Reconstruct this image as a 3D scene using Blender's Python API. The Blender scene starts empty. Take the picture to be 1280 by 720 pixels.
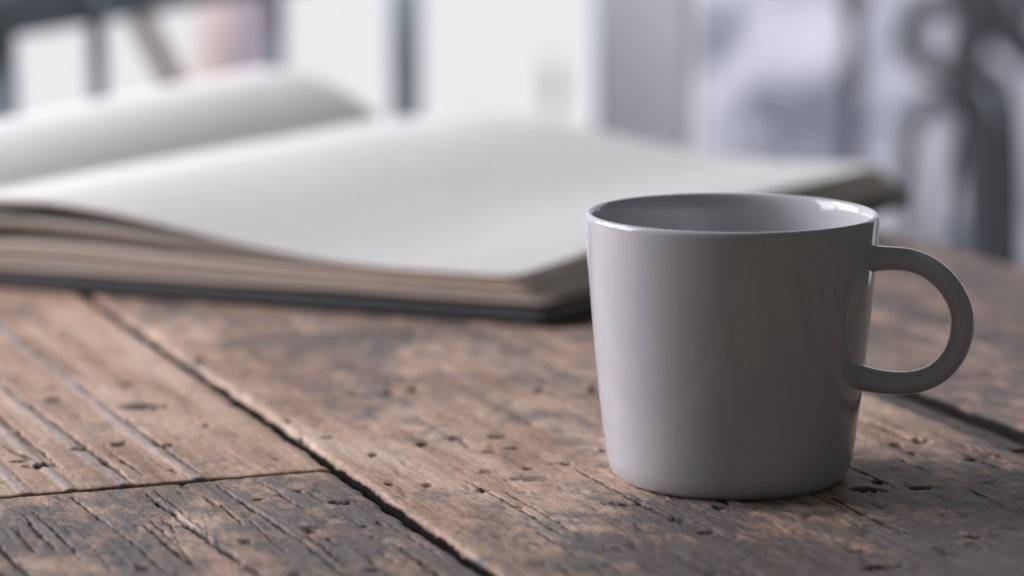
import bpy, math, random
import numpy as np
from mathutils import Vector

scene = bpy.context.scene
C = scene.collection
R = math.radians
random.seed(4)
rng = np.random.default_rng(11)

# ------------------------------------------------------------------ camera
FPX = 3700.0                       # focal length in photograph pixels (1280 wide)
CAM_H = 0.2075                     # camera height above the table top
PITCH = math.atan(612 / FPX)
cam_data = bpy.data.cameras.new('camera')
cam = bpy.data.objects.new('camera', cam_data)
C.objects.link(cam)
cam.location = (0, 0, CAM_H)
cam.rotation_euler = (math.pi / 2 - PITCH, 0, 0)
cam_data.sensor_width = 36
cam_data.lens = FPX * 36 / 1280
cam_data.clip_start = 0.01
cam_data.clip_end = 100
cam_data.dof.use_dof = True
cam_data.dof.focus_distance = 0.893
cam_data.dof.aperture_fstop = 6.1
scene.camera = cam

# ------------------------------------------------------------------ light
world = bpy.data.worlds.new('World')
scene.world = world
world.use_nodes = True
bg = world.node_tree.nodes['Background']
bg.inputs[0].default_value = (0.93, 1.0, 0.93, 1)
bg.inputs[1].default_value = 0.072


def area(name, loc, target, sx, sy, power, col):
    l = bpy.data.lights.new(name, 'AREA')
    l.shape = 'RECTANGLE'
    l.size, l.size_y = sx, sy
    l.energy = power
    l.color = col
    o = bpy.data.objects.new(name, l)
    C.objects.link(o)
    o.location = loc
    o.rotation_euler = (Vector(target) - Vector(loc)).to_track_quat('-Z', 'Y').to_euler()
    return o


COOL = (0.945, 0.93, 1.0)
# the window to the left of the table: two rows of three panes
for k in range(3):
    for zc in (0.36, 0.87):
        area('window_and_fill', (-1.15, 1.02 + 0.47 * k, zc), (-0.15, 1.02 + 0.47 * k, zc - 0.36), 0.41, 0.44, 4.7, COOL)
area('window_and_fill', (-1.25, 1.55, 0.85), (0.3, 3.1, 0.2), 0.5, 0.9, 25.0, COOL)  # added fill lamp, not a pane: brightens the railing and door post
# added lamp standing in for overhead sky, brightens the wall behind the table
area('terrace_fill', (0.5, 2.5, 2.0), (0.7, 4.0, 1.1), 3.0, 1.2, 95.0, COOL)

scene.view_settings.view_transform = 'Standard'
scene.view_settings.look = 'None'
scene.view_settings.exposure = 0.0
scene.view_settings.gamma = 1.0
scene.view_settings.use_curve_mapping = False
scene.render.engine = 'CYCLES'
scene.cycles.use_denoising = True
scene.cycles.max_bounces = 8


# ------------------------------------------------------------------ helpers
def tag(o, label=None, cat=None, group=None, kind=None):
    for k, v in (('label', label), ('category', cat), ('group', group), ('kind', kind)):
        if v:
            o[k] = v
    return o


def empty(name, loc=(0, 0, 0), rz=0.0):
    o = bpy.data.objects.new(name, None)
    o.empty_display_size = 0.05
    C.objects.link(o)
    o.location = loc
    o.rotation_euler = (0, 0, rz)
    return o


def mesh_obj(name, verts, faces, mat, parent=None, smooth=True):
    me = bpy.data.meshes.new(name)
    me.from_pydata([tuple(map(float, v)) for v in verts], [], [tuple(map(int, f)) for f in faces])
    me.update()
    if smooth:
        me.polygons.foreach_set('use_smooth', [True] * len(me.polygons))
    if mat:
        me.materials.append(mat)
    o = bpy.data.objects.new(name, me)
    C.objects.link(o)
    if parent:
        o.parent = parent
    return o


def quads_obj(name, V, Q, mat, parent=None, smooth=True, attrs=None):
    me = bpy.data.meshes.new(name)
    n, m = len(V), len(Q)
    me.vertices.add(n)
    me.vertices.foreach_set('co', np.asarray(V, np.float32).ravel())
    me.loops.add(m * 4)
    me.loops.foreach_set('vertex_index', np.asarray(Q, np.int32).ravel())
    me.polygons.add(m)
    me.polygons.foreach_set('loop_start', np.arange(0, m * 4, 4, dtype=np.int32))
    me.polygons.foreach_set('use_smooth', np.full(m, smooth))
    if attrs:
        for k, a in attrs.items():
            at = me.attributes.new(k, 'FLOAT', 'POINT')
            at.data.foreach_set('value', np.asarray(a, np.float32).ravel())
    me.update(calc_edges=True)
    me.validate()
    me.materials.append(mat)
    o = bpy.data.objects.new(name, me)
    C.objects.link(o)
    if parent:
        o.parent = parent
    return o


def box(name, lo, hi, mat, parent=None, bevel=0.0):
    x0, y0, z0 = lo
    x1, y1, z1 = hi
    v = [(x0, y0, z0), (x1, y0, z0), (x1, y1, z0), (x0, y1, z0), (x0, y0, z1), (x1, y0, z1), (x1, y1, z1), (x0, y1, z1)]
    f = [(0, 3, 2, 1), (4, 5, 6, 7), (0, 1, 5, 4), (1, 2, 6, 5), (2, 3, 7, 6), (3, 0, 4, 7)]
    o = mesh_obj(name, v, f, mat, parent, smooth=False)
    if bevel:
        b = o.modifiers.new('bevel', 'BEVEL')
        b.width = bevel
        b.segments = 3
    return o


def catmull(P, n):
    P = np.asarray(P, float)
    Q = np.vstack([2 * P[0] - P[1], P, 2 * P[-1] - P[-2]])
    out = []
    for i in range(1, len(Q) - 2):
        for t in np.linspace(0, 1, n, endpoint=False):
            a, b, c, d = Q[i - 1], Q[i], Q[i + 1], Q[i + 2]
            out.append(0.5 * (2 * b + (c - a) * t + (2 * a - 5 * b + 4 * c - d) * t * t + (3 * b - a - 3 * c + d) * t ** 3))
    out.append(P[-1])
    return np.array(out)


def tube(name, path, rad, mat, parent=None, seg=16, rad2=None, side=None):
    """sweep of an ellipse (rad along the in-plane normal, rad2 along 'side') over a path"""
    P = np.asarray(path, float)
    n = len(P)
    rad = np.broadcast_to(np.asarray(rad, float), (n,))
    rad2 = rad if rad2 is None else np.broadcast_to(np.asarray(rad2, float), (n,))
    T = np.gradient(P, axis=0)
    T /= np.linalg.norm(T, axis=1)[:, None]
    if side is None:
        side = np.array((0.0, 1.0, 0.0)) if abs(T[:, 1]).max() < 0.9 else np.array((1.0, 0.0, 0.0))
    side = np.asarray(side, float)
    V, F = [], []
    for i in range(n):
        s = side - T[i] * side.dot(T[i])
        s /= np.linalg.norm(s)
        nrm = np.cross(T[i], s)
        for k in range(seg):
            a = 2 * math.pi * k / seg
            V.append(P[i] + nrm * rad[i] * math.cos(a) + s * rad2[i] * math.sin(a))
    for i in range(n - 1):
        for k in range(seg):
            k2 = (k + 1) % seg
            F.append((i * seg + k, i * seg + k2, (i + 1) * seg + k2, (i + 1) * seg + k))
    F.append(tuple(range(seg))[::-1])
    F.append(tuple((n - 1) * seg + k for k in range(seg)))
    return mesh_obj(name, V, F, mat, parent)


# --- numpy gradient noise
_perm = rng.permutation(512)
_perm = np.concatenate([_perm, _perm])
_ang = rng.random(512) * 2 * np.pi
_gx, _gy = np.cos(_ang), np.sin(_ang)


def perlin(x, y):
    xi, yi = np.floor(x).astype(int), np.floor(y).astype(int)
    xf, yf = x - xi, y - yi
    xi &= 511
    yi &= 511
    u = xf * xf * xf * (xf * (xf * 6 - 15) + 10)
    v = yf * yf * yf * (yf * (yf * 6 - 15) + 10)

    def g(a, b, dx, dy):
        h = _perm[(_perm[a & 511] + b) & 511]
        return _gx[h] * dx + _gy[h] * dy
    n00, n10 = g(xi, yi, xf, yf), g(xi + 1, yi, xf - 1, yf)
    n01, n11 = g(xi, yi + 1, xf, yf - 1), g(xi + 1, yi + 1, xf - 1, yf - 1)
    a = n00 + u * (n10 - n00)
    b = n01 + u * (n11 - n01)
    return (a + v * (b - a)) * 1.5


def fbm(x, y, oct=4, gain=0.5):
    s, a, t = 0.0, 1.0, 0.0
    for k in range(oct):
        s = s + a * perlin(x + 17.3 * k, y + 9.1 * k)
        t += a
        a *= gain
        x = x * 2.03
        y = y * 2.03
    return s / t


def sstep(a, b, x):
    t = np.clip((x - a) / (b - a), 0, 1)
    return t * t * (3 - 2 * t)


# ------------------------------------------------------------------ materials
class NT:
    def __init__(self, name):
        self.m = bpy.data.materials.new(name)
        self.m.use_nodes = True
        self.t = self.m.node_tree
        self.b = self.t.nodes['Principled BSDF']

    def n(self, typ, **kw):
        nd = self.t.nodes.new(typ)
        for k, v in kw.items():
            setattr(nd, k, v)
        return nd

    def link(self, a, b):
        self.t.links.new(a, b)

    def math(self, op, a, b=None, clamp=False):
        nd = self.n('ShaderNodeMath', operation=op, use_clamp=clamp)
        for i, x in enumerate((a, b)):
            if x is None:
                continue
            if isinstance(x, (int, float)):
                nd.inputs[i].default_value = x
            else:
                self.link(x, nd.inputs[i])
        return nd.outputs[0]

    def mapping(self, src, scale, loc=(0, 0, 0), rot=(0, 0, 0)):
        nd = self.n('ShaderNodeMapping')
        nd.inputs['Scale'].default_value = scale
        nd.inputs['Location'].default_value = loc
        nd.inputs['Rotation'].default_value = rot
        self.link(src, nd.inputs[0])
        return nd.outputs[0]

    def noise(self, vec, scale, detail=4, rough=0.5, dist=0.0):
        nd = self.n('ShaderNodeTexNoise')
        nd.inputs['Scale'].default_value = scale
        nd.inputs['Detail'].default_value = detail
        nd.inputs['Roughness'].default_value = rough
        nd.inputs['Distortion'].default_value = dist
        self.link(vec, nd.inputs['Vector'])
        return nd.outputs[0]

    def ramp(self, fac, stops):
        nd = self.n('ShaderNodeValToRGB')
        cr = nd.color_ramp
        while len(cr.elements) < len(stops):
            cr.elements.new(0.5)
        for e, (p, c) in zip(cr.elements, stops):
            e.position = p
            e.color = (c if len(c) == 4 else (*c, 1))
        self.link(fac, nd.inputs[0])
        return nd.outputs[0]

    def mix(self, fac, a, b, mode='MIX'):
        nd = self.n('ShaderNodeMix', data_type='RGBA', blend_type=mode)
        for i, x in ((0, fac), (6, a), (7, b)):
            if isinstance(x, (int, float)):
                nd.inputs[i].default_value = x
            elif isinstance(x, tuple):
                nd.inputs[i].default_value = (*x, 1)
            else:
                self.link(x, nd.inputs[i])
        return nd.outputs[2]

    def attr(self, name):
        return self.n('ShaderNodeAttribute', attribute_name=name).outputs['Fac']

    def coord(self):
        return self.n('ShaderNodeTexCoord').outputs['Object']


def range01(t, x, lo, hi):
    nd = t.n('ShaderNodeMapRange', interpolation_type='SMOOTHSTEP')
    t.link(x, nd.inputs[0])
    nd.inputs[1].default_value = lo
    nd.inputs[2].default_value = hi
    return nd.outputs[0]


def wood_material():
    t = NT('weathered_wood')
    co = t.coord()
    grain = t.noise(t.mapping(co, (1, 0.035, 1)), 620, 6, 0.62, 0.25)
    grain2 = t.noise(t.mapping(co, (1, 0.06, 1), (3, 1, 0)), 120, 4, 0.55, 0.4)
    blotch = t.noise(t.mapping(co, (1, 0.62, 1)), 85, 9, 0.68, 0.3)
    blotch2 = t.noise(t.mapping(co, (1, 0.5, 1), (7, 2, 0)), 24, 5, 0.6)
    flake = t.noise(t.mapping(co, (1, 0.45, 1), (2, 9, 0)), 240, 7, 0.66, 0.6)
    fine = t.noise(t.mapping(co, (1, 0.09, 1)), 1700, 5, 0.65, 0.3)
    grey = t.attr('grey')
    dirt = t.attr('dirt')
    # bare tan wood
    k = t.math('ADD', t.math('MULTIPLY', blotch2, 0.55), t.math('MULTIPLY', grain2, 0.45))
    tan = t.ramp(k, [(0.34, (0.25, 0.155, 0.112)), (0.46, (0.47, 0.308, 0.222)), (0.56, (0.62, 0.435, 0.330)), (0.70, (0.70, 0.555, 0.460))])
    # weathered grey skin
    kg = t.math('ADD', t.math('MULTIPLY', blotch, 0.5), t.math('MULTIPLY', grain, 0.5))
    gry = t.ramp(kg, [(0.30, (0.060, 0.053, 0.052)), (0.50, (0.145, 0.125, 0.122)), (0.70, (0.270, 0.235, 0.229))])
    g = t.math('ADD', grey, t.math('MULTIPLY', t.math('SUBTRACT', blotch, 0.5), 2.3))
    g = t.math('ADD', g, t.math('MULTIPLY', t.math('SUBTRACT', flake, 0.5), 1.5))
    g = t.math('ADD', g, t.math('MULTIPLY', t.math('SUBTRACT', grain, 0.5), 0.9))
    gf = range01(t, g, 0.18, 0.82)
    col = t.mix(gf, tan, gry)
    col = t.mix(t.math('MULTIPLY', t.attr('ridge'), range01(t, blotch, 0.30, 0.55)), col, (0.40, 0.345, 0.345))
    # fine streaks
    st = t.ramp(grain, [(0.25, (0.55, 0.53, 0.52)), (0.5, (0.97, 0.97, 0.97)), (0.75, (1.22, 1.2, 1.18))])
    col = t.mix(0.85, col, st, 'MULTIPLY')
    fl = t.ramp(flake, [(0.28, (0.5, 0.47, 0.45)), (0.46, (0.98, 0.98, 0.98)), (0.66, (1.15, 1.12, 1.1)), (0.8, (1.5, 1.42, 1.36))])
    col = t.mix(0.75, col, fl, 'MULTIPLY')
    ff = t.ramp(fine, [(0.28, (0.55, 0.53, 0.52)), (0.5, (1, 1, 1)), (0.72, (1.28, 1.27, 1.26))])
    col = t.mix(0.8, col, ff, 'MULTIPLY')
    speck = t.noise(t.mapping(co, (1, 0.6, 1), (5, 4, 0)), 380, 8, 0.74, 0.4)
    sp = t.ramp(speck, [(0.30, (1.55, 1.5, 1.46)), (0.40, (1.05, 1.05, 1.04)), (0.56, (0.98, 0.98, 0.98)), (0.64, (0.62, 0.60, 0.58)), (0.74, (0.34, 0.32, 0.31))])
    col = t.mix(0.65, col, sp, 'MULTIPLY')
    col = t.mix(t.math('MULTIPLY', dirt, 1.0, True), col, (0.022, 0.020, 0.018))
    t.link(col, t.b.inputs['Base Color'])
    t.b.inputs['Roughness'].default_value = 0.62
    t.link(t.math('MULTIPLY', t.math('SUBTRACT', 1.0, dirt, True), 0.33), t.b.inputs['Specular IOR Level'])
    h = t.math('ADD', t.math('MULTIPLY', grain, 0.9), t.math('MULTIPLY', flake, 1.0))
    h = t.math('ADD', h, t.math('MULTIPLY', fine, 0.6))
    bp = t.n('ShaderNodeBump')
    bp.inputs['Strength'].default_value = 0.8
    bp.inputs['Distance'].default_value = 0.0004
    t.link(h, bp.inputs['Height'])
    t.link(bp.outputs[0], t.b.inputs['Normal'])
    return t.m


def plain(name, col, rough=0.5, spec=0.5, var=0.08, scale=40, bump=0.0, metal=0.0):
    t = NT(name)
    co = t.coord()
    nz = t.noise(co, scale, 5, 0.6)
    lo = tuple(c * (1 - var) for c in col)
    hi = tuple(min(1, c * (1 + var)) for c in col)
    c = t.ramp(nz, [(0.3, lo), (0.7, hi)])
    t.link(c, t.b.inputs['Base Color'])
    t.b.inputs['Roughness'].default_value = rough
    t.b.inputs['Specular IOR Level'].default_value = spec
    t.b.inputs['Metallic'].default_value = metal
    if bump:
        bp = t.n('ShaderNodeBump')
        bp.inputs['Strength'].default_value = 0.5
        bp.inputs['Distance'].default_value = bump
        t.link(t.noise(co, scale * 6, 4, 0.6), bp.inputs['Height'])
        t.link(bp.outputs[0], t.b.inputs['Normal'])
    return t.m


WOOD = wood_material()
UNDER = plain('dark_backing_wood', (0.05, 0.042, 0.038), 0.8, 0.2)
CERAMIC = plain('grey_glazed_ceramic', (0.565, 0.57, 0.60), 0.10, 0.5, 0.02, 25)
_t = CERAMIC.node_tree
_b = _t.nodes['Principled BSDF']
_tc = _t.nodes.new('ShaderNodeTexCoord')
_nz = _t.nodes.new('ShaderNodeTexNoise')
_nz.inputs['Scale'].default_value = 45
_nz.inputs['Detail'].default_value = 3
_t.links.new(_tc.outputs['Object'], _nz.inputs['Vector'])
_mr = _t.nodes.new('ShaderNodeMapRange')
_mr.inputs[1].default_value, _mr.inputs[2].default_value = 0.3, 0.7
_mr.inputs[3].default_value, _mr.inputs[4].default_value = 0.05, 0.09
_t.links.new(_nz.outputs[0], _mr.inputs[0])
_t.links.new(_mr.outputs[0], _b.inputs['Roughness'])
_bp = _t.nodes.new('ShaderNodeBump')
_bp.inputs['Strength'].default_value = 0.22
_bp.inputs['Distance'].default_value = 0.0006
_t.links.new(_nz.outputs[0], _bp.inputs['Height'])
_t.links.new(_bp.outputs[0], _b.inputs['Normal'])
CERAMIC.node_tree.nodes['Principled BSDF'].inputs['Coat Weight'].default_value = 0.15
CERAMIC.node_tree.nodes['Principled BSDF'].inputs['Coat Roughness'].default_value = 0.05
PAPER = plain('cream_paper', (0.82, 0.815, 0.795), 0.75, 0.25, 0.015, 60, 0.00003)
_pt = PAPER.node_tree                    # light shines a little through a leaf
_ms = _pt.nodes.new('ShaderNodeMixShader')
_tr = _pt.nodes.new('ShaderNodeBsdfTranslucent')
_tr.inputs[0].default_value = (0.80, 0.62, 0.46, 1)
_ms.inputs[0].default_value = 0.16
_pt.links.new(_pt.nodes['Principled BSDF'].outputs[0], _ms.inputs[1])
_pt.links.new(_tr.outputs[0], _ms.inputs[2])
_pt.links.new(_ms.outputs[0], _pt.nodes['Material Output'].inputs[0])
PAPER_EDGE = plain('toned_paper_edge', (0.95, 0.75, 0.60), 0.8, 0.2, 0.04, 200)
_nt = PAPER_EDGE.node_tree
_oi = _nt.nodes.new('ShaderNodeObjectInfo')
_hs = _nt.nodes.new('ShaderNodeHueSaturation')
_mr = _nt.nodes.new('ShaderNodeMapRange')
_mr.inputs[3].default_value, _mr.inputs[4].default_value = 0.78, 1.05
_src = _nt.nodes['Principled BSDF'].inputs['Base Color'].links[0].from_socket
_nt.links.new(_oi.outputs['Random'], _mr.inputs[0])
_nt.links.new(_mr.outputs[0], _hs.inputs['Value'])
_nt.links.new(_src, _hs.inputs['Color'])
_nt.links.new(_hs.outputs[0], _nt.nodes['Principled BSDF'].inputs['Base Color'])
COVER = plain('black_cover_cloth', (0.075, 0.080, 0.088), 0.5, 0.45, 0.15, 300, 0.0001)
SLATE = plain('slate_grey_paint', (0.30, 0.35, 0.40), 0.5, 0.4)
IRON = plain('wrought_iron', (0.055, 0.060, 0.066), 0.5, 0.45, 0.2, 60)
POST = plain('grey_post_paint', (0.62, 0.62, 0.67), 0.6, 0.3, 0.05, 8)
BROWN = plain('brown_wood_leg', (0.10, 0.062, 0.06), 0.6, 0.3)
TANW = plain('tan_wood_leg', (0.72, 0.58, 0.54), 0.6, 0.3)
MAUVE = plain('mauve_cloth', (0.36, 0.31, 0.36), 0.8, 0.2)

# ------------------------------------------------------------------ sky and terrace wall
t = NT('overcast_sky')
em = t.n('ShaderNodeEmission')
em.inputs[0].default_value = (0.97, 0.97, 1.0, 1)
em.inputs[1].default_value = 0.86
t.link(em.outputs[0], t.t.nodes['Material Output'].inputs[0])
sky = mesh_obj('sky', [(-7, 9, -4), (7, 9, -4), (7, 9, 5), (-7, 9, 5)], [(0, 1, 2, 3)], t.m, smooth=False)
tag(sky, kind='structure')

t = NT('pale_blotchy_render')
co = t.coord()
w1 = t.noise(co, 8.0, 3, 0.55, 0.4)
c = t.ramp(w1, [(0.40, (0.22, 0.24, 0.29)), (0.48, (0.48, 0.49, 0.56)), (0.60, (0.74, 0.74, 0.81))])
t.link(c, t.b.inputs['Base Color'])
t.b.inputs['Roughness'].default_value = 0.8
WALL = t.m
wall = box('terrace_wall', (0.265, 4.20, -0.9), (2.2, 4.35, 1.6), WALL)
tag(wall, 'pale lilac wall with soft grey blotches behind the iron scrollwork', 'wall')

# ------------------------------------------------------------------ table
TABLE_ROT = R(21)
table = empty('wooden_table', (0, 0, 0), TABLE_ROT)
tag(table, 'rustic table of thick weathered planks under the mug and notebook', 'table')


def axis(lo, hi, dlo, dhi, step, coarse):
    a = []
    if dlo > lo:
        a.append(np.linspace(lo, dlo, max(2, int((dlo - lo) / coarse)), endpoint=False))
    a.append(np.arange(dlo, dhi, step))
    if hi > dhi:
        a.append(np.linspace(dhi, hi, max(2, int((hi - dhi) / coarse) + 1)))
    else:
        a.append(np.array([hi]))
    return np.concatenate(a)


def seg_mask(U, Vv, pts, width, seed, wob=0.0006):
    """0..1 crack profile along a polyline of (u, v) points; u runs along the plank"""
    pts = sorted(pts)
    pu = np.array([p[0] for p in pts])
    pv = np.array([p[1] for p in pts])
    c = np.interp(U, pu, pv) + wob * fbm(U * 90 + seed, U * 0 + seed * 1.7, 4, 0.6) * 2
    L = pu[-1] - pu[0]
    e = np.minimum(U - pu[0], pu[-1] - U)
    w = width * sstep(0, min(0.02, L * 0.4), e) * (0.75 + 0.6 * perlin(U * 160 + seed, U * 0 + 3.3))
    w = np.maximum(w, 1e-6)
    d = np.abs(Vv - c)
    return np.where(e > 0, np.clip(1.3 - d / w, 0, 1), 0)


# dents and stains of the table top: x, y (m), half width, half depth, depth in mm, dirt
MARKS = [(-0.1273, 1.0035, 0.0102, 0.0061, 0.5, 0.75), (-0.16, 1.0146, 0.0036, 0.0063, 0.6, 0.8), (-0.1382, 0.9347, 0.0045, 0.0036, 0.9, 0.95), (-0.1483, 0.9114, 0.0057, 0.0045, 1.2, 0.95), (-0.1132, 0.9419, 0.0043, 0.003, 1.2, 0.95), (-0.1277, 0.9431, 0.0025, 0.0048, 0.8, 0.8), (-0.0444, 1.0258, 0.0017, 0.0064, 0.8, 0.9), (-0.035, 1.033, 0.0022, 0.0051, 0.8, 0.8), (-0.0182, 0.9529, 0.0044, 0.0043, 0.9, 0.8), (-0.0047, 0.9553, 0.0044, 0.0043, 0.9, 0.85), (-0.0072, 0.9323, 0.0033, 0.0024, 0.9, 0.9), (-0.0287, 0.9431, 0.0028, 0.003, 0.9, 0.9), (-0.0446, 0.9276, 0.002, 0.0035, 0.8, 0.9), (0.0099, 1.0316, 0.0031, 0.0065, 0.8, 0.75), (0.0291, 1.0345, 0.002, 0.0101, 0.8, 0.9), (-0.0378, 0.886, 0.0017, 0.0027, 0.7, 0.9), (-0.0265, 0.885, 0.0022, 0.0032, 0.7, 0.7), (0.005, 0.908, 0.0017, 0.0023, 0.8, 0.95), (0.0, 0.9371, 0.0025, 0.0024, 0.7, 0.8), (0.0295, 0.9347, 0.0015, 0.003, 0.9, 0.95), (0.0164, 0.9137, 0.0042, 0.0023, 1.0, 0.9), (0.1331, 0.9479, 0.0041, 0.0043, 1.6, 0.95), (0.1253, 0.9407, 0.0028, 0.0036, 1.4, 0.9), (0.1286, 0.9299, 0.0018, 0.0024, 1.2, 0.9), (0.1071, 0.8786, 0.0052, 0.0032, 1.4, 0.9), (0.1244, 0.8807, 0.0048, 0.0027, 1.2, 0.85), (0.113, 0.8871, 0.0031, 0.0027, 1.1, 0.8), (0.1462, 0.9194, 0.0025, 0.0029, 1.0, 0.8), (0.0617, 0.8559, 0.0028, 0.0025, 0.9, 0.9), (-0.0515, 0.864, 0.0042, 0.0026, 1.2, 0.9), (-0.0696, 0.9504, 0.0012, 0.0098, 1.0, 0.9), (-0.0704, 1.2237, 0.0033, 0.01, 0.6, 0.6), (-0.1168, 1.0893, 0.0024, 0.008, 0.7, 0.7), (-0.1379, 1.0432, 0.0042, 0.0059, 0.5, 0.6), (-0.1027, 0.9717, 0.0011, 0.0038, 0.8, 0.9), (0.0346, 0.86, 0.007, 0.002, 1.0, 0.9), (-0.0075, 0.9024, 0.0037, 0.0039, 0.5, 0.5), (0.0049, 0.8936, 0.0085, 0.0044, 0.35, 0.6)]


def plank(v0, v1, u0, u1, dense, step, greyfn, cracks=(), npits=0, seed=0, z0=0.0, edge=0.0016, rough=1.0, thick=0.04, label=None, dirt0=0.0):
    us = axis(u0, u1, dense[0], dense[1], step[0], 0.02)
    vs = axis(v0, v1, dense[2], dense[3], step[1], 0.012)
    Uu, Vv = np.meshgrid(us, vs, indexing='ij')
    nu, nv = Uu.shape
    h = 0.0005 * fbm(Uu * 14 + seed, Vv * 30 + seed, 3) * rough
    h += 0.00016 * fbm(Uu * 9 + seed, Vv * 330, 3) * rough
    torn = fbm(Uu * 60 + seed * 3, Vv * 150, 5, 0.62)
    h += -0.0005 * sstep(0.14, 0.40, torn) * rough
    h += 0.00022 * fbm(Uu * 420 + seed, Vv * 620, 2) * rough
    dirt = dirt0 + 0.30 * sstep(0.22, 0.5, torn)
    # pits and tears
    for _ in range(npits):
        pu = rng.uniform(dense[0], dense[1])
        pv = rng.uniform(max(v0, dense[2]), min(v1, dense[3]))
        L = rng.uniform(0.0012, 0.0055) * (1.6 if rng.random() < 0.15 else 1)
        W = rng.uniform(0.0008, 0.0024) * (1.5 if rng.random() < 0.12 else 1)
        if rng.random() < 0.3:
            L, W = W * 1.2, L * 0.8
        i0, i1 = np.searchsorted(us, [pu - 3 * L, pu + 3 * L])
        j0, j1 = np.searchsorted(vs, [pv - 3 * W, pv + 3 * W])
        if i1 - i0 < 2 or j1 - j0 < 2:
            continue
        a, b = Uu[i0:i1, j0:j1], Vv[i0:i1, j0:j1]
        n = fbm(a * 500 + seed, b * 700, 3, 0.6)
        rr = np.sqrt(((a - pu) / L) ** 2 + ((b - pv) / W) ** 2) + n * 0.9
        mk = 1 - sstep(0.55, 1.0, rr)
        h[i0:i1, j0:j1] -= mk * rng.uniform(0.0004, 0.0012)
        dirt[i0:i1, j0:j1] = np.maximum(dirt[i0:i1, j0:j1], mk * rng.uniform(0.3, 0.95))
    ct, sn = math.cos(TABLE_ROT), math.sin(TABLE_ROT)
    Xw, Yw = Vv * ct - Uu * sn, Vv * sn + Uu * ct
    for k, (mx, my, sx, sy, dp, di) in enumerate(MARKS):
        sel = (np.abs(Xw - mx) < 2.5 * sx) & (np.abs(Yw - my) < 2.5 * sy)
        if not sel.any():
            continue
        a, b = Xw[sel], Yw[sel]
        rr = np.sqrt(((a - mx) / sx) ** 2 + ((b - my) / sy) ** 2) + 0.9 * fbm(a * 420 + k, b * 260, 3, 0.6)
        mk = 1 - sstep(0.5, 1.0, rr)
        h[sel] -= mk * dp * 0.001
        dirt[sel] = np.maximum(dirt[sel], mk * di)
    for k, (pts, w, dp) in enumerate(cracks):
        mk = seg_mask(Uu, Vv, pts, w, seed * 10 + k * 3.7)
        h -= mk * dp
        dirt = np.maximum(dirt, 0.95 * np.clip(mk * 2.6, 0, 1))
    # worn edges
    chip = 0.5 + 0.5 * fbm(Uu * 55 + seed, Vv * 0 + seed + (Vv > (v0 + v1) / 2) * 31.0, 4, 0.6)
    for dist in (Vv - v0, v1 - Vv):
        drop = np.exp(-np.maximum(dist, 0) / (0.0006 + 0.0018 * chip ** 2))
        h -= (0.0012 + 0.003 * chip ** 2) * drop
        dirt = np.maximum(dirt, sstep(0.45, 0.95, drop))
    for dist in (Uu - u0, u1 - Uu):
        h -= 0.0005 * np.exp(-np.maximum(dist, 0) / 0.0008)
    # ragged outline
    rag = edge * fbm(Uu * 60 + seed * 5, Uu * 0 + seed, 4, 0.6)
    rag2 = edge * fbm(Uu * 60 + seed * 9, Uu * 0 + seed + 50, 4, 0.6)
    Vd = Vv + rag * np.exp(-(Vv - v0) / 0.006) + rag2 * np.exp(-(v1 - Vv) / 0.006)
    Ud = Uu + 0.0007 * fbm(Vv * 150 + seed, Vv * 0 + 2.2, 3) * (np.exp(-(Uu - u0) / 0.006) + np.exp(-(u1 - Uu) / 0.006))
    grey = greyfn(Uu, Vv)
    if isinstance(grey, tuple):
        grey, ridge = grey
        h = h + 0.0006 * ridge
    else:
        ridge = 0 * grey
    top = np.stack([Vd, Ud, h + z0], -1).reshape(-1, 3)
    idx = np.arange(nu * nv).reshape(nu, nv)
    Q = [np.stack([idx[:-1, :-1], idx[:-1, 1:], idx[1:, 1:], idx[1:, :-1]], -1).reshape(-1, 4)]
    # skirt and underside
    ring = np.concatenate([idx[0, :], idx[1:, -1], idx[-1, -2::-1], idx[-2:0:-1, 0]])
    nr = len(ring)
    V = [top]
    base = nu * nv
    prev = ring
    g_all, d_all, r_all = [grey.ravel()], [dirt.ravel()], [ridge.ravel()]
    for lvl in (0.0045, 0.006, 0.016, thick):
        b = top[ring].copy()
        b[:, 2] = z0 - lvl
        wob = 0.0009 * fbm(b[:, 1] * 70 + lvl * 900, b[:, 0] * 70, 3)
        b[:, 0] += wob
        V.append(b)
        cur = np.arange(base, base + nr)
        base += nr
        nx = np.roll(np.arange(nr), -1)
        Q.append(np.stack([prev, cur, cur[nx], prev[nx]], -1))
        prev = cur
        g_all.append(grey.ravel()[ring])
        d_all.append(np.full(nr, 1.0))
        r_all.append(np.zeros(nr))
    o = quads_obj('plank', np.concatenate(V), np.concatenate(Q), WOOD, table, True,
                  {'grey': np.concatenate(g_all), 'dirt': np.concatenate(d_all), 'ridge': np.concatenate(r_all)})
    if label:
        o['label'] = label
    return o


def gauss(U, Vv, u, v, su, sv, a):
    return a * np.exp(-((U - u) / su) ** 2 - ((Vv - v) / sv) ** 2)


S1, S2, S3, EDGE = 0.2745, 0.4865, 0.5075, 0.687
BUTT = 0.868
END = 1.60


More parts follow.
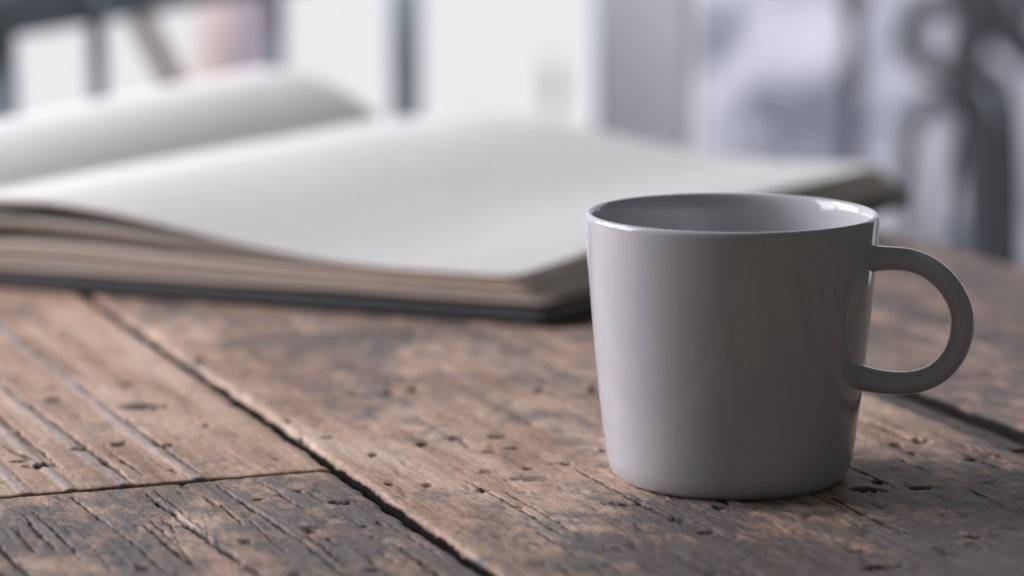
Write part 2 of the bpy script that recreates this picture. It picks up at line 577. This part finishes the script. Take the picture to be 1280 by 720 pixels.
def grey_left_back(U, Vv):
    g = 0.12 + 0.30 * fbm(U * 8, Vv * 40, 3)
    rd = 0 * g
    # raised grey growth rings
    for c, w, a in ((0.2285, 0.0022, 0.55), (0.2045, 0.0022, 0.45), (0.1895, 0.0018, 0.6), (0.176, 0.002, 0.5), (0.160, 0.004, 0.4)):
        cc = c + 0.0035 * perlin(U * 6 + c * 90, U * 0) + (0.868 - U) * 0.012
        rd = np.maximum(rd, min(1, a * 1.7) * np.exp(-((Vv - cc) / w) ** 4))
    g = g + gauss(U, Vv, 0.985, 0.2395, 0.006, 0.008, 0.7) + gauss(U, Vv, 1.10, 0.20, 0.05, 0.02, 0.25)
    g = g - gauss(U, Vv, 0.95, 0.255, 0.12, 0.016, 0.25) + gauss(U, Vv, 1.2, 0.235, 0.05, 0.03, 0.25)
    return g, rd


def grey_left_front(U, Vv):
    return 0.60 + 0.35 * fbm(U * 14 + 5, Vv * 45, 3) + gauss(U, Vv, 0.80, 0.255, 0.06, 0.02, 0.12) - gauss(U, Vv, 0.80, 0.215, 0.05, 0.01, 0.15)


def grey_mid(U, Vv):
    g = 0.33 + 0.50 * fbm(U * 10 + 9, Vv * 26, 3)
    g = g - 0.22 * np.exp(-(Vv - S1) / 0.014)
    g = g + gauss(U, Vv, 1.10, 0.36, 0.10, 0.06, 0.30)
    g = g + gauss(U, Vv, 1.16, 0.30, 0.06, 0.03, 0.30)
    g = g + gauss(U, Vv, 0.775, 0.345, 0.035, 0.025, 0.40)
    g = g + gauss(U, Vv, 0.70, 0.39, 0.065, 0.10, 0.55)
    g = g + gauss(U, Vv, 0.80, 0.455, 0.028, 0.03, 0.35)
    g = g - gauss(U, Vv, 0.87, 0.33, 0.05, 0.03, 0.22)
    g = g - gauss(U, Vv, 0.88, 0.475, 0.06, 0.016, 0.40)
    return g


def grey_right(U, Vv):
    return 0.60 + 0.55 * fbm(U * 12 + 3, Vv * 40, 3)


def grey_batten(U, Vv):
    return 0.85 + 0.3 * fbm(U * 20, Vv * 60, 2)


def rand_cracks(n, u0, u1, v0, v1, wmax=0.00055):
    out = []
    for _ in range(n):
        u = rng.uniform(u0, u1)
        v = rng.uniform(v0, v1)
        L = rng.uniform(0.015, 0.09)
        sl = rng.uniform(-0.03, 0.03)
        out.append(([(u, v), (u + L * 0.5, v + sl * L * 0.5 + rng.uniform(-0.0006, 0.0006)), (u + L, v + sl * L)],
                    rng.uniform(0.00018, wmax), rng.uniform(0.0004, 0.0010)))
    return out


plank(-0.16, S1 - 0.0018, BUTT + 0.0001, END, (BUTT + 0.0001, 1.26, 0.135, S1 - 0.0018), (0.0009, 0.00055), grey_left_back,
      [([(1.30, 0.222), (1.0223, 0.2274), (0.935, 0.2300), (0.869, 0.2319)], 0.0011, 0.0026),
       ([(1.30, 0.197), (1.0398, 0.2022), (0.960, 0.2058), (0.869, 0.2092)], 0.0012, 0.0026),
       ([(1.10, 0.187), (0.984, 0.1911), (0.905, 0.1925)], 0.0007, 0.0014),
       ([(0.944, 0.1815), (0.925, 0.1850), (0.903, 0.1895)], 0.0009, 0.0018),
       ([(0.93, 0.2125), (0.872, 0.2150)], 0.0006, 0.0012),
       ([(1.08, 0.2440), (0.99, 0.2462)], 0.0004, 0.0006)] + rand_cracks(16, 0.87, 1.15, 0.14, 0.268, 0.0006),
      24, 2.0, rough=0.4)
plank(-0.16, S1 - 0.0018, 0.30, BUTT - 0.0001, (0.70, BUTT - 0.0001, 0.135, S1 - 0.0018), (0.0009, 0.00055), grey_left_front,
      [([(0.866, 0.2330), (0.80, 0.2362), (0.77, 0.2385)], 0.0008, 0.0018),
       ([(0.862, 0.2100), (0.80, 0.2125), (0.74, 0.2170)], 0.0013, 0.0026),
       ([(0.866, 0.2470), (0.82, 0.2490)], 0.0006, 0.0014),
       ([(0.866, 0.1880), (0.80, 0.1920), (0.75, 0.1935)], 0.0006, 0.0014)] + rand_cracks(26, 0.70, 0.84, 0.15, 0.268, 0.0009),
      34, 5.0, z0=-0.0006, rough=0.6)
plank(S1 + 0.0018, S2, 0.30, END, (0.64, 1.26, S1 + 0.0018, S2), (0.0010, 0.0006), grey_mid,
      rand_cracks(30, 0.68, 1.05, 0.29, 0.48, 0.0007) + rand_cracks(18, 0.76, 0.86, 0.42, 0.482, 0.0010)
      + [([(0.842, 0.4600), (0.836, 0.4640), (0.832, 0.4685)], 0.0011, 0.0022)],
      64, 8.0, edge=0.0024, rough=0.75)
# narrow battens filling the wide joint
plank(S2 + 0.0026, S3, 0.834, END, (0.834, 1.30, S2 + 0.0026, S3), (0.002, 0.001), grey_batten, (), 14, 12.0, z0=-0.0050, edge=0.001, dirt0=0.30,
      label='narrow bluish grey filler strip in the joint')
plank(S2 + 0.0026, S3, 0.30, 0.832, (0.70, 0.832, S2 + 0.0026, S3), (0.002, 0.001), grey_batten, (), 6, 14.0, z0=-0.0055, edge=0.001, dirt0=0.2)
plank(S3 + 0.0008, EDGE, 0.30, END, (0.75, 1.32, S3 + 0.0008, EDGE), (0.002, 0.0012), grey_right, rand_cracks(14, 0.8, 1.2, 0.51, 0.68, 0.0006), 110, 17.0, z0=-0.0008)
box('gap_backing', (-0.16, 0.30, -0.075), (EDGE - 0.01, END - 0.01, -0.0405), UNDER, table)  # unseen dark sheet added below the planks to keep the gaps dark

# ------------------------------------------------------------------ mug
MX, MY = 0.0674, 0.8987
mug = empty('mug', (MX, MY, -0.0001), 0)
tag(mug, 'glossy light grey ceramic mug standing on the wooden table', 'mug')
outer = catmull([(34.2, 0.0), (36.1, 1.5), (37.6, 4.2), (38.45, 8.0), (39.6, 17), (41.4, 33), (43.0, 50), (44.3, 66), (45.0, 76), (45.15, 79)], 6)
lip = [(45.12, 80.0), (44.7, 80.75), (44.0, 81.0), (43.3, 80.75), (42.75, 80.0), (42.45, 78.5)]
inner = catmull([(42.2, 76), (41.4, 66), (40.1, 50), (38.5, 33), (36.6, 17), (35.0, 9), (32, 6), (24, 5), (0.001, 5)], 5)
foot = [(0.001, 1.6), (30, 1.6), (31.5, 0.9), (32.3, 0.0), (33.2, -0.25)]
prof = np.array(foot + outer.tolist() + lip + inner.tolist()) / 1000 * np.array((0.998, 1.021))
SEG = 160
ang = np.linspace(0, 2 * np.pi, SEG, endpoint=False)
V = np.stack([np.outer(prof[:, 0], np.cos(ang)), np.outer(prof[:, 0], np.sin(ang)), np.outer(prof[:, 1], np.ones(SEG))], -1).reshape(-1, 3)
idx = np.arange(len(prof) * SEG).reshape(len(prof), SEG)
nx = np.roll(idx, -1, axis=1)
Q = np.stack([idx[:-1], nx[:-1], nx[1:], idx[1:]], -1).reshape(-1, 4)
quads_obj('body', V, Q, CERAMIC, mug)
ctrl = [(38.5, 67.0), (44.5, 67.8), (50, 68.1), (56, 67.6), (62, 65.0), (67.3, 60.0), (70.8, 53), (71.3, 45.5), (69.0, 38), (64.2, 32), (58, 28.8), (51, 27.9), (44, 28.4), (38.5, 29.6), (35.5, 30.3)]
ctrl = [(r, 32.3 + (z - 28) * 0.95) for r, z in ctrl]
path = catmull(ctrl, 8) / 1000
n = len(path)
sarc = np.linspace(0, 1, n)
flare = np.exp(-sarc / 0.055) + np.exp(-(1 - sarc) / 0.075)
HA = R(-17)
P3 = np.stack([path[:, 0] * math.cos(HA), path[:, 0] * math.sin(HA), path[:, 1]], -1)
tube('handle', P3, 0.0035 + 0.0018 * flare, CERAMIC, mug, 28, 0.0043 + 0.0026 * flare, (-math.sin(HA), math.cos(HA), 0))

# ------------------------------------------------------------------ notebook
NR = np.array((0.018, 1.154))
FR = np.array((0.207, 1.508))
ed = np.array((-0.926, 0.3777))          # from the fore-edge towards the gutter
er = (FR - NR) / np.linalg.norm(FR - NR)  # along the fore-edge, away from the camera
HT = 0.408
W = 0.305
book = empty('notebook', (NR[0], NR[1], 0.0022), 0)
tag(book, 'large open notebook with blank cream pages and black cover', 'notebook')


def rounded_sheet(name, qfun, zfun, q0, q1, t0, t1, rc, thick, mat, nq=60, ntt=40, left=False):
    """a thin solid sheet: q from the fore-edge (0) to the gutter, t along the fore-edge"""
    qs = np.concatenate([q0 + rc * (1 - np.cos(np.linspace(0, np.pi / 2, 9)))[:-1], np.linspace(q0 + rc, q1, nq)])
    ts = np.linspace(0, 1, ntt)
    ins = np.where(qs - q0 < rc, rc - np.sqrt(np.maximum(rc ** 2 - (rc - (qs - q0)) ** 2, 0)), 0)
    T = (t0 + ins)[:, None] + ts[None, :] * ((t1 - ins) - (t0 + ins))[:, None]
    Qq = np.repeat(qs[:, None], ntt, 1)
    Z = zfun(Qq, T)
    D = qfun(Qq, T)
    X = D * ed[0] + T * er[0]
    Y = D * ed[1] + T * er[1]
    a = np.stack([X, Y, Z], -1)
    b = np.stack([X, Y, Z - thick], -1)
    N1, N2 = Qq.shape
    idx = np.arange(N1 * N2).reshape(N1, N2)
    off = N1 * N2
    top = np.stack([idx[:-1, :-1], idx[1:, :-1], idx[1:, 1:], idx[:-1, 1:]], -1).reshape(-1, 4)
    bot = top[:, ::-1] + off
    ring = np.concatenate([idx[0, :], idx[1:, -1], idx[-1, -2::-1], idx[-2:0:-1, 0]])
    # separate rim vertices keep the paper edge crisp
    Vt = np.concatenate([a.reshape(-1, 3), b.reshape(-1, 3)])
    r1 = len(Vt) + np.arange(len(ring))
    r2 = r1 + len(ring)
    Vt = np.concatenate([Vt, Vt[ring], Vt[ring + off]])
    nxr = np.roll(np.arange(len(ring)), -1)
    side = np.stack([r1, r1[nxr], r2[nxr], r2], -1)
    Qf = np.concatenate([top, bot, side])
    if left:
        Qf = Qf[:, ::-1]
    o = quads_obj(name, Vt, Qf, mat, book)
    if mat is PAPER:                     # toned paper edges
        o.data.materials.append(PAPER_EDGE)
        mi = np.zeros(len(Qf), np.int32)
        mi[len(top) + len(bot):] = 1
        o.data.polygons.foreach_set('material_index', mi)
    return o


same = lambda q, t: q
# covers: right board, spine, left board
rounded_sheet('cover', same, lambda q, t: 0.0048 + 0 * q, 0.0, W - 0.004, 0.0, HT, 0.010, 0.0046, COVER)
rounded_sheet('cover', lambda q, t: 2 * W + 0.03 - q, lambda q, t: 0.0048 + 0 * q, 0.0, W - 0.004, 0.0, HT, 0.010, 0.0046, COVER, left=True)
rounded_sheet('spine', lambda q, t: W - 0.003 + q, lambda q, t: 0.0032 + 0 * q, 0.0, 0.036, 0.0, HT, 0.001, 0.0030, COVER, nq=10)

lift = lambda t: 1 + 0.36 * sstep(0.02, 0.20, t) * (1 - 0.8 * sstep(0.2, 0.41, t))
right_pages = []
NB = 20
for k in range(NB):                      # the block, five gatherings of four leaves
    g5 = k // 4
    right_pages.append((0.0072 + 0.00030 * k + 0.00048 * g5, 0.0070 + 0.00034 * k + 0.00120 * g5))
for k in range(5):                       # a loose gathering above it
    right_pages.append((0.0157 + 0.00030 * k, 0.0245 + 0.00070 * k))
for k in range(2):                       # the arched top leaves
    right_pages.append((0.0174 + 0.00030 * k, 0.0362 + 0.0006 * k))
for k, (za, zb) in enumerate(right_pages):
    jq, jt, jr = rng.uniform(-0.0009, 0.0009), rng.uniform(-0.0009, 0.0009), rng.uniform(-0.0004, 0.0004)
    inset = 0.0046 + (0, 0.0022, 0.0006, 0.0026, 0.001, 0.0018, 0.0)[k // 4] + 0.016 * (k / 26.0) ** 1.3

    def zf(q, t, za=za, zb=zb, k=k):
        s = sstep(0.075, 0.25, q)
        base = za + (zb - za) * s
        base = base * (1 - 0.16 * sstep(0.245, 0.305, q))
        wav = 0.0005 * fbm(q * 16 + 3 + 0 * t, t * 9 + (0 if k > 24 else k // 4), 2) * sstep(0.0, 0.05, q)
        return 0.0048 + (base - 0.0048) * (1 + (lift(t) - 1) * np.exp(-(q / 0.15) ** 2)) + wav
    o = rounded_sheet('page', same, zf, inset + jq, W, 0.0030 + jt + (0, 0.0028, 0.0008, 0.0032, 0.0012, 0.0024, 0.0004)[k // 4], HT - 0.003 + jt, 0.0065 + jr, 0.00033, PAPER, nq=46, ntt=24)

left_pages = []
LP = [(0.0, 0.0325), (0.012, 0.0405), (0.028, 0.0485), (0.047, 0.0545), (0.067, 0.0570), (0.085, 0.0550), (0.115, 0.046), (0.155, 0.032), (0.20, 0.0200), (0.25, 0.0135), (0.306, 0.0115)]
lq = np.array([p[0] for p in LP])
lz = np.array([p[1] for p in LP])
sm = catmull(LP, 8)
NL = 20
for k in range(NL):
    f = (k + 1) / NL
    jq, jt = rng.uniform(-0.0006, 0.0006), rng.uniform(-0.0005, 0.0005)

    def zl(q, t, f=f):
        d = W - q                         # distance from the gutter
        z = np.interp(d, sm[:, 0], sm[:, 1])
        z = z - (z - 0.020) * 0.40 * (1 - t / HT) * (z > 0.020)
        return 0.0046 + (z - 0.0046) * f
    rounded_sheet('page', lambda q, t: 2 * W - q, zl, 0.004 + jq, W, 0.003 + jt, HT - 0.003 + jt, 0.009, 0.00026, PAPER, nq=60, ntt=24, left=True)


# ------------------------------------------------------------------ background
def world_at(px, py, Y):
    """a point of the background that stands Y metres away (photograph pixel -> metres)"""
    dy = math.cos(PITCH) - (py - 360) / FPX * math.sin(PITCH)
    dz = -math.sin(PITCH) - (py - 360) / FPX * math.cos(PITCH)
    k = Y / dy
    return np.array(((px - 640) / FPX * k, Y, CAM_H + dz * k))


def bar(name, p, q, w, d, mat, parent):
    """a square-section bar between two points, w wide across the view and d deep"""
    p, q = np.asarray(p, float), np.asarray(q, float)
    tdir = (q - p) / np.linalg.norm(q - p)
    s = np.cross(tdir, (0, 1, 0))
    s /= np.linalg.norm(s)
    e = np.cross(s, tdir)
    V = []
    for base in (p, q):
        for a, b in ((-1, -1), (1, -1), (1, 1), (-1, 1)):
            V.append(base + s * a * w / 2 + e * b * d / 2)
    F = [(0, 1, 2, 3)[::-1], (4, 5, 6, 7), (0, 1, 5, 4), (1, 2, 6, 5), (2, 3, 7, 6), (3, 0, 4, 7)]
    o = mesh_obj(name, V, F, mat, parent, smooth=False)
    b = o.modifiers.new('bevel', 'BEVEL')
    b.width = min(w, d) * 0.15
    b.segments = 2
    return o


# slate railing behind the notebook
rail = empty('slate_railing', (-0.2, 1.9, -0.75))
tag(rail, 'dark slate painted railing standing behind the open notebook', 'railing')


def put(o, parent):
    o.parent = parent
    o.matrix_parent_inverse = parent.matrix_basis.inverted()
    return o


def near(px, Y, w, pybot=330, pytop=0):
    a, b = world_at(px, pybot, Y), world_at(px, pytop, Y)
    x = a[0] * 0 + world_at(px, 80, Y)[0]
    return (x, Y, a[2] - 0.3), (x, Y, b[2]), w * Y / FPX


A, B = world_at(-180, 42, 1.80), world_at(420, -52, 2.35)
put(bar('top_rail', A, B, 0.034, 0.035, SLATE, None), rail)
for px, Y, w in ((-2, 1.92, 42), (122, 2.0, 19), (345, 2.22, 20), (507, 2.30, 36)):
    p, q, ww = near(px, Y, w, 330, -8 if px < 400 else -160)
    put(bar('post', p, q, ww, 0.02, SLATE, None), rail)

# folding chair with crossed legs further back
chair = empty('folding_chair', (-0.25, 2.7, -0.75))
tag(chair, 'blurred folding chair with brown and tan slanting legs and mauve cloth', 'chair')
put(bar('leg', world_at(140, -45, 2.6), world_at(262, 190, 2.6), 0.019, 0.012, BROWN, None), chair)
put(bar('leg', world_at(288, -60, 2.7), world_at(248, 190, 2.7), 0.036, 0.02, TANW, None), chair)
put(bar('cloth', world_at(318, -60, 2.66), world_at(303, 190, 2.66), 0.034, 0.02, MAUVE, None), chair)

# grey post of the terrace door
post = empty('door_post', (0.2, 2.35, -0.75))
tag(post, 'wide grey door post rising behind the notebook', 'post')
xa, xb = world_at(757, 80, 2.4)[0], world_at(862, 80, 2.4)[0]
put(box('jamb', (xa, 2.4, -0.75), (xb, 2.46, 1.2), POST, None, 0.003), post)
put(box('rebate', (xa - 0.007, 2.405, -0.75), (xa + 0.001, 2.455, 1.2), SLATE, None), post)
# thin far post
fp = empty('far_post', (0.08, 4.6, -0.75))
tag(fp, 'faint pale brown post far off, left of the grey door post', 'post')
BEIGE = plain('beige_paint', (0.50, 0.46, 0.45), 0.7, 0.2)
c0 = world_at(692, 100, 4.6)
put(tube('shaft', [(c0[0], 4.6, -0.75), (c0[0], 4.6, c0[2])], 0.008, BEIGE, None, 12), fp)
put(tube('cap', [(c0[0], 4.6, c0[2] - 0.03), (c0[0], 4.6, c0[2]), (c0[0], 4.6, c0[2] + 0.03)], [0.010, 0.014, 0.008], BEIGE, None, 12), fp)

# wrought iron scroll screen
YI = 3.2
scr = empty('iron_screen', (0.4, YI, -0.75))
tag(scr, 'dark wrought iron screen with ring and arched scrolls at the right', 'iron screen')
k = YI / FPX


def ipath(pts, w, name='scroll', y=YI):
    P = np.array([world_at(px, py, y) for px, py in pts])
    P = catmull(P, 8)
    r = w * 1.25 * k / 2
    return put(tube(name, P, r, IRON, None, 12, r, (0, 1, 0)), scr)


ring = [(1181 + 42 * math.cos(a), 44 + 44 * math.sin(a)) for a in np.linspace(-math.pi / 2, 1.5 * math.pi, 17)]
ipath(ring, 26, 'ring')
ipath([(1142, 520), (1136, 320), (1136, 220), (1139, 170), (1152, 134), (1176, 122), (1200, 138), (1211, 180), (1216, 300), (1218, 520)], 22, 'arch')
ipath([(1198, -60), (1212, 20), (1200, 90), (1222, 140), (1236, 220), (1238, 520)], 34, 'upright')
ipath([(1204, 92), (1232, 88), (1256, 112), (1266, 170), (1268, 330), (1268, 520)], 22, 'arch')
ipath([(1232, -40), (1248, 20), (1285, 60), (1330, 80)], 40, 'scroll')
ipath([(1176, 520), (1178, 300), (1190, 200), (1204, 150), (1198, 110), (1186, 96)], 13, 'scroll')
ipath([(1252, 520), (1252, 300), (1246, 190), (1238, 140)], 12, 'bar')
ipath([(1222, -60), (1240, -10), (1262, 20), (1284, 10), (1290, -30)], 26, 'scroll')
# slender bar with knops
pts = [(1066, -60), (1066, 520)]
P = np.array([(world_at(1066, 100, YI)[0], YI, z) for z in np.linspace(world_at(1066, 520, YI)[2], world_at(1066, -80, YI)[2], 160)])
py_of = np.linspace(520, -80, 160)
wid = 17 + 16 * np.exp(-((py_of - 88) / 17) ** 2) + 22 * np.exp(-((py_of + 2) / 18) ** 2)
put(tube('bar', P, wid * k / 2, IRON, None, 14), scr)
put(bar('bottom_rail', world_at(1000, 520, YI), world_at(1360, 520, YI), 0.02, 0.02, IRON, None), scr)
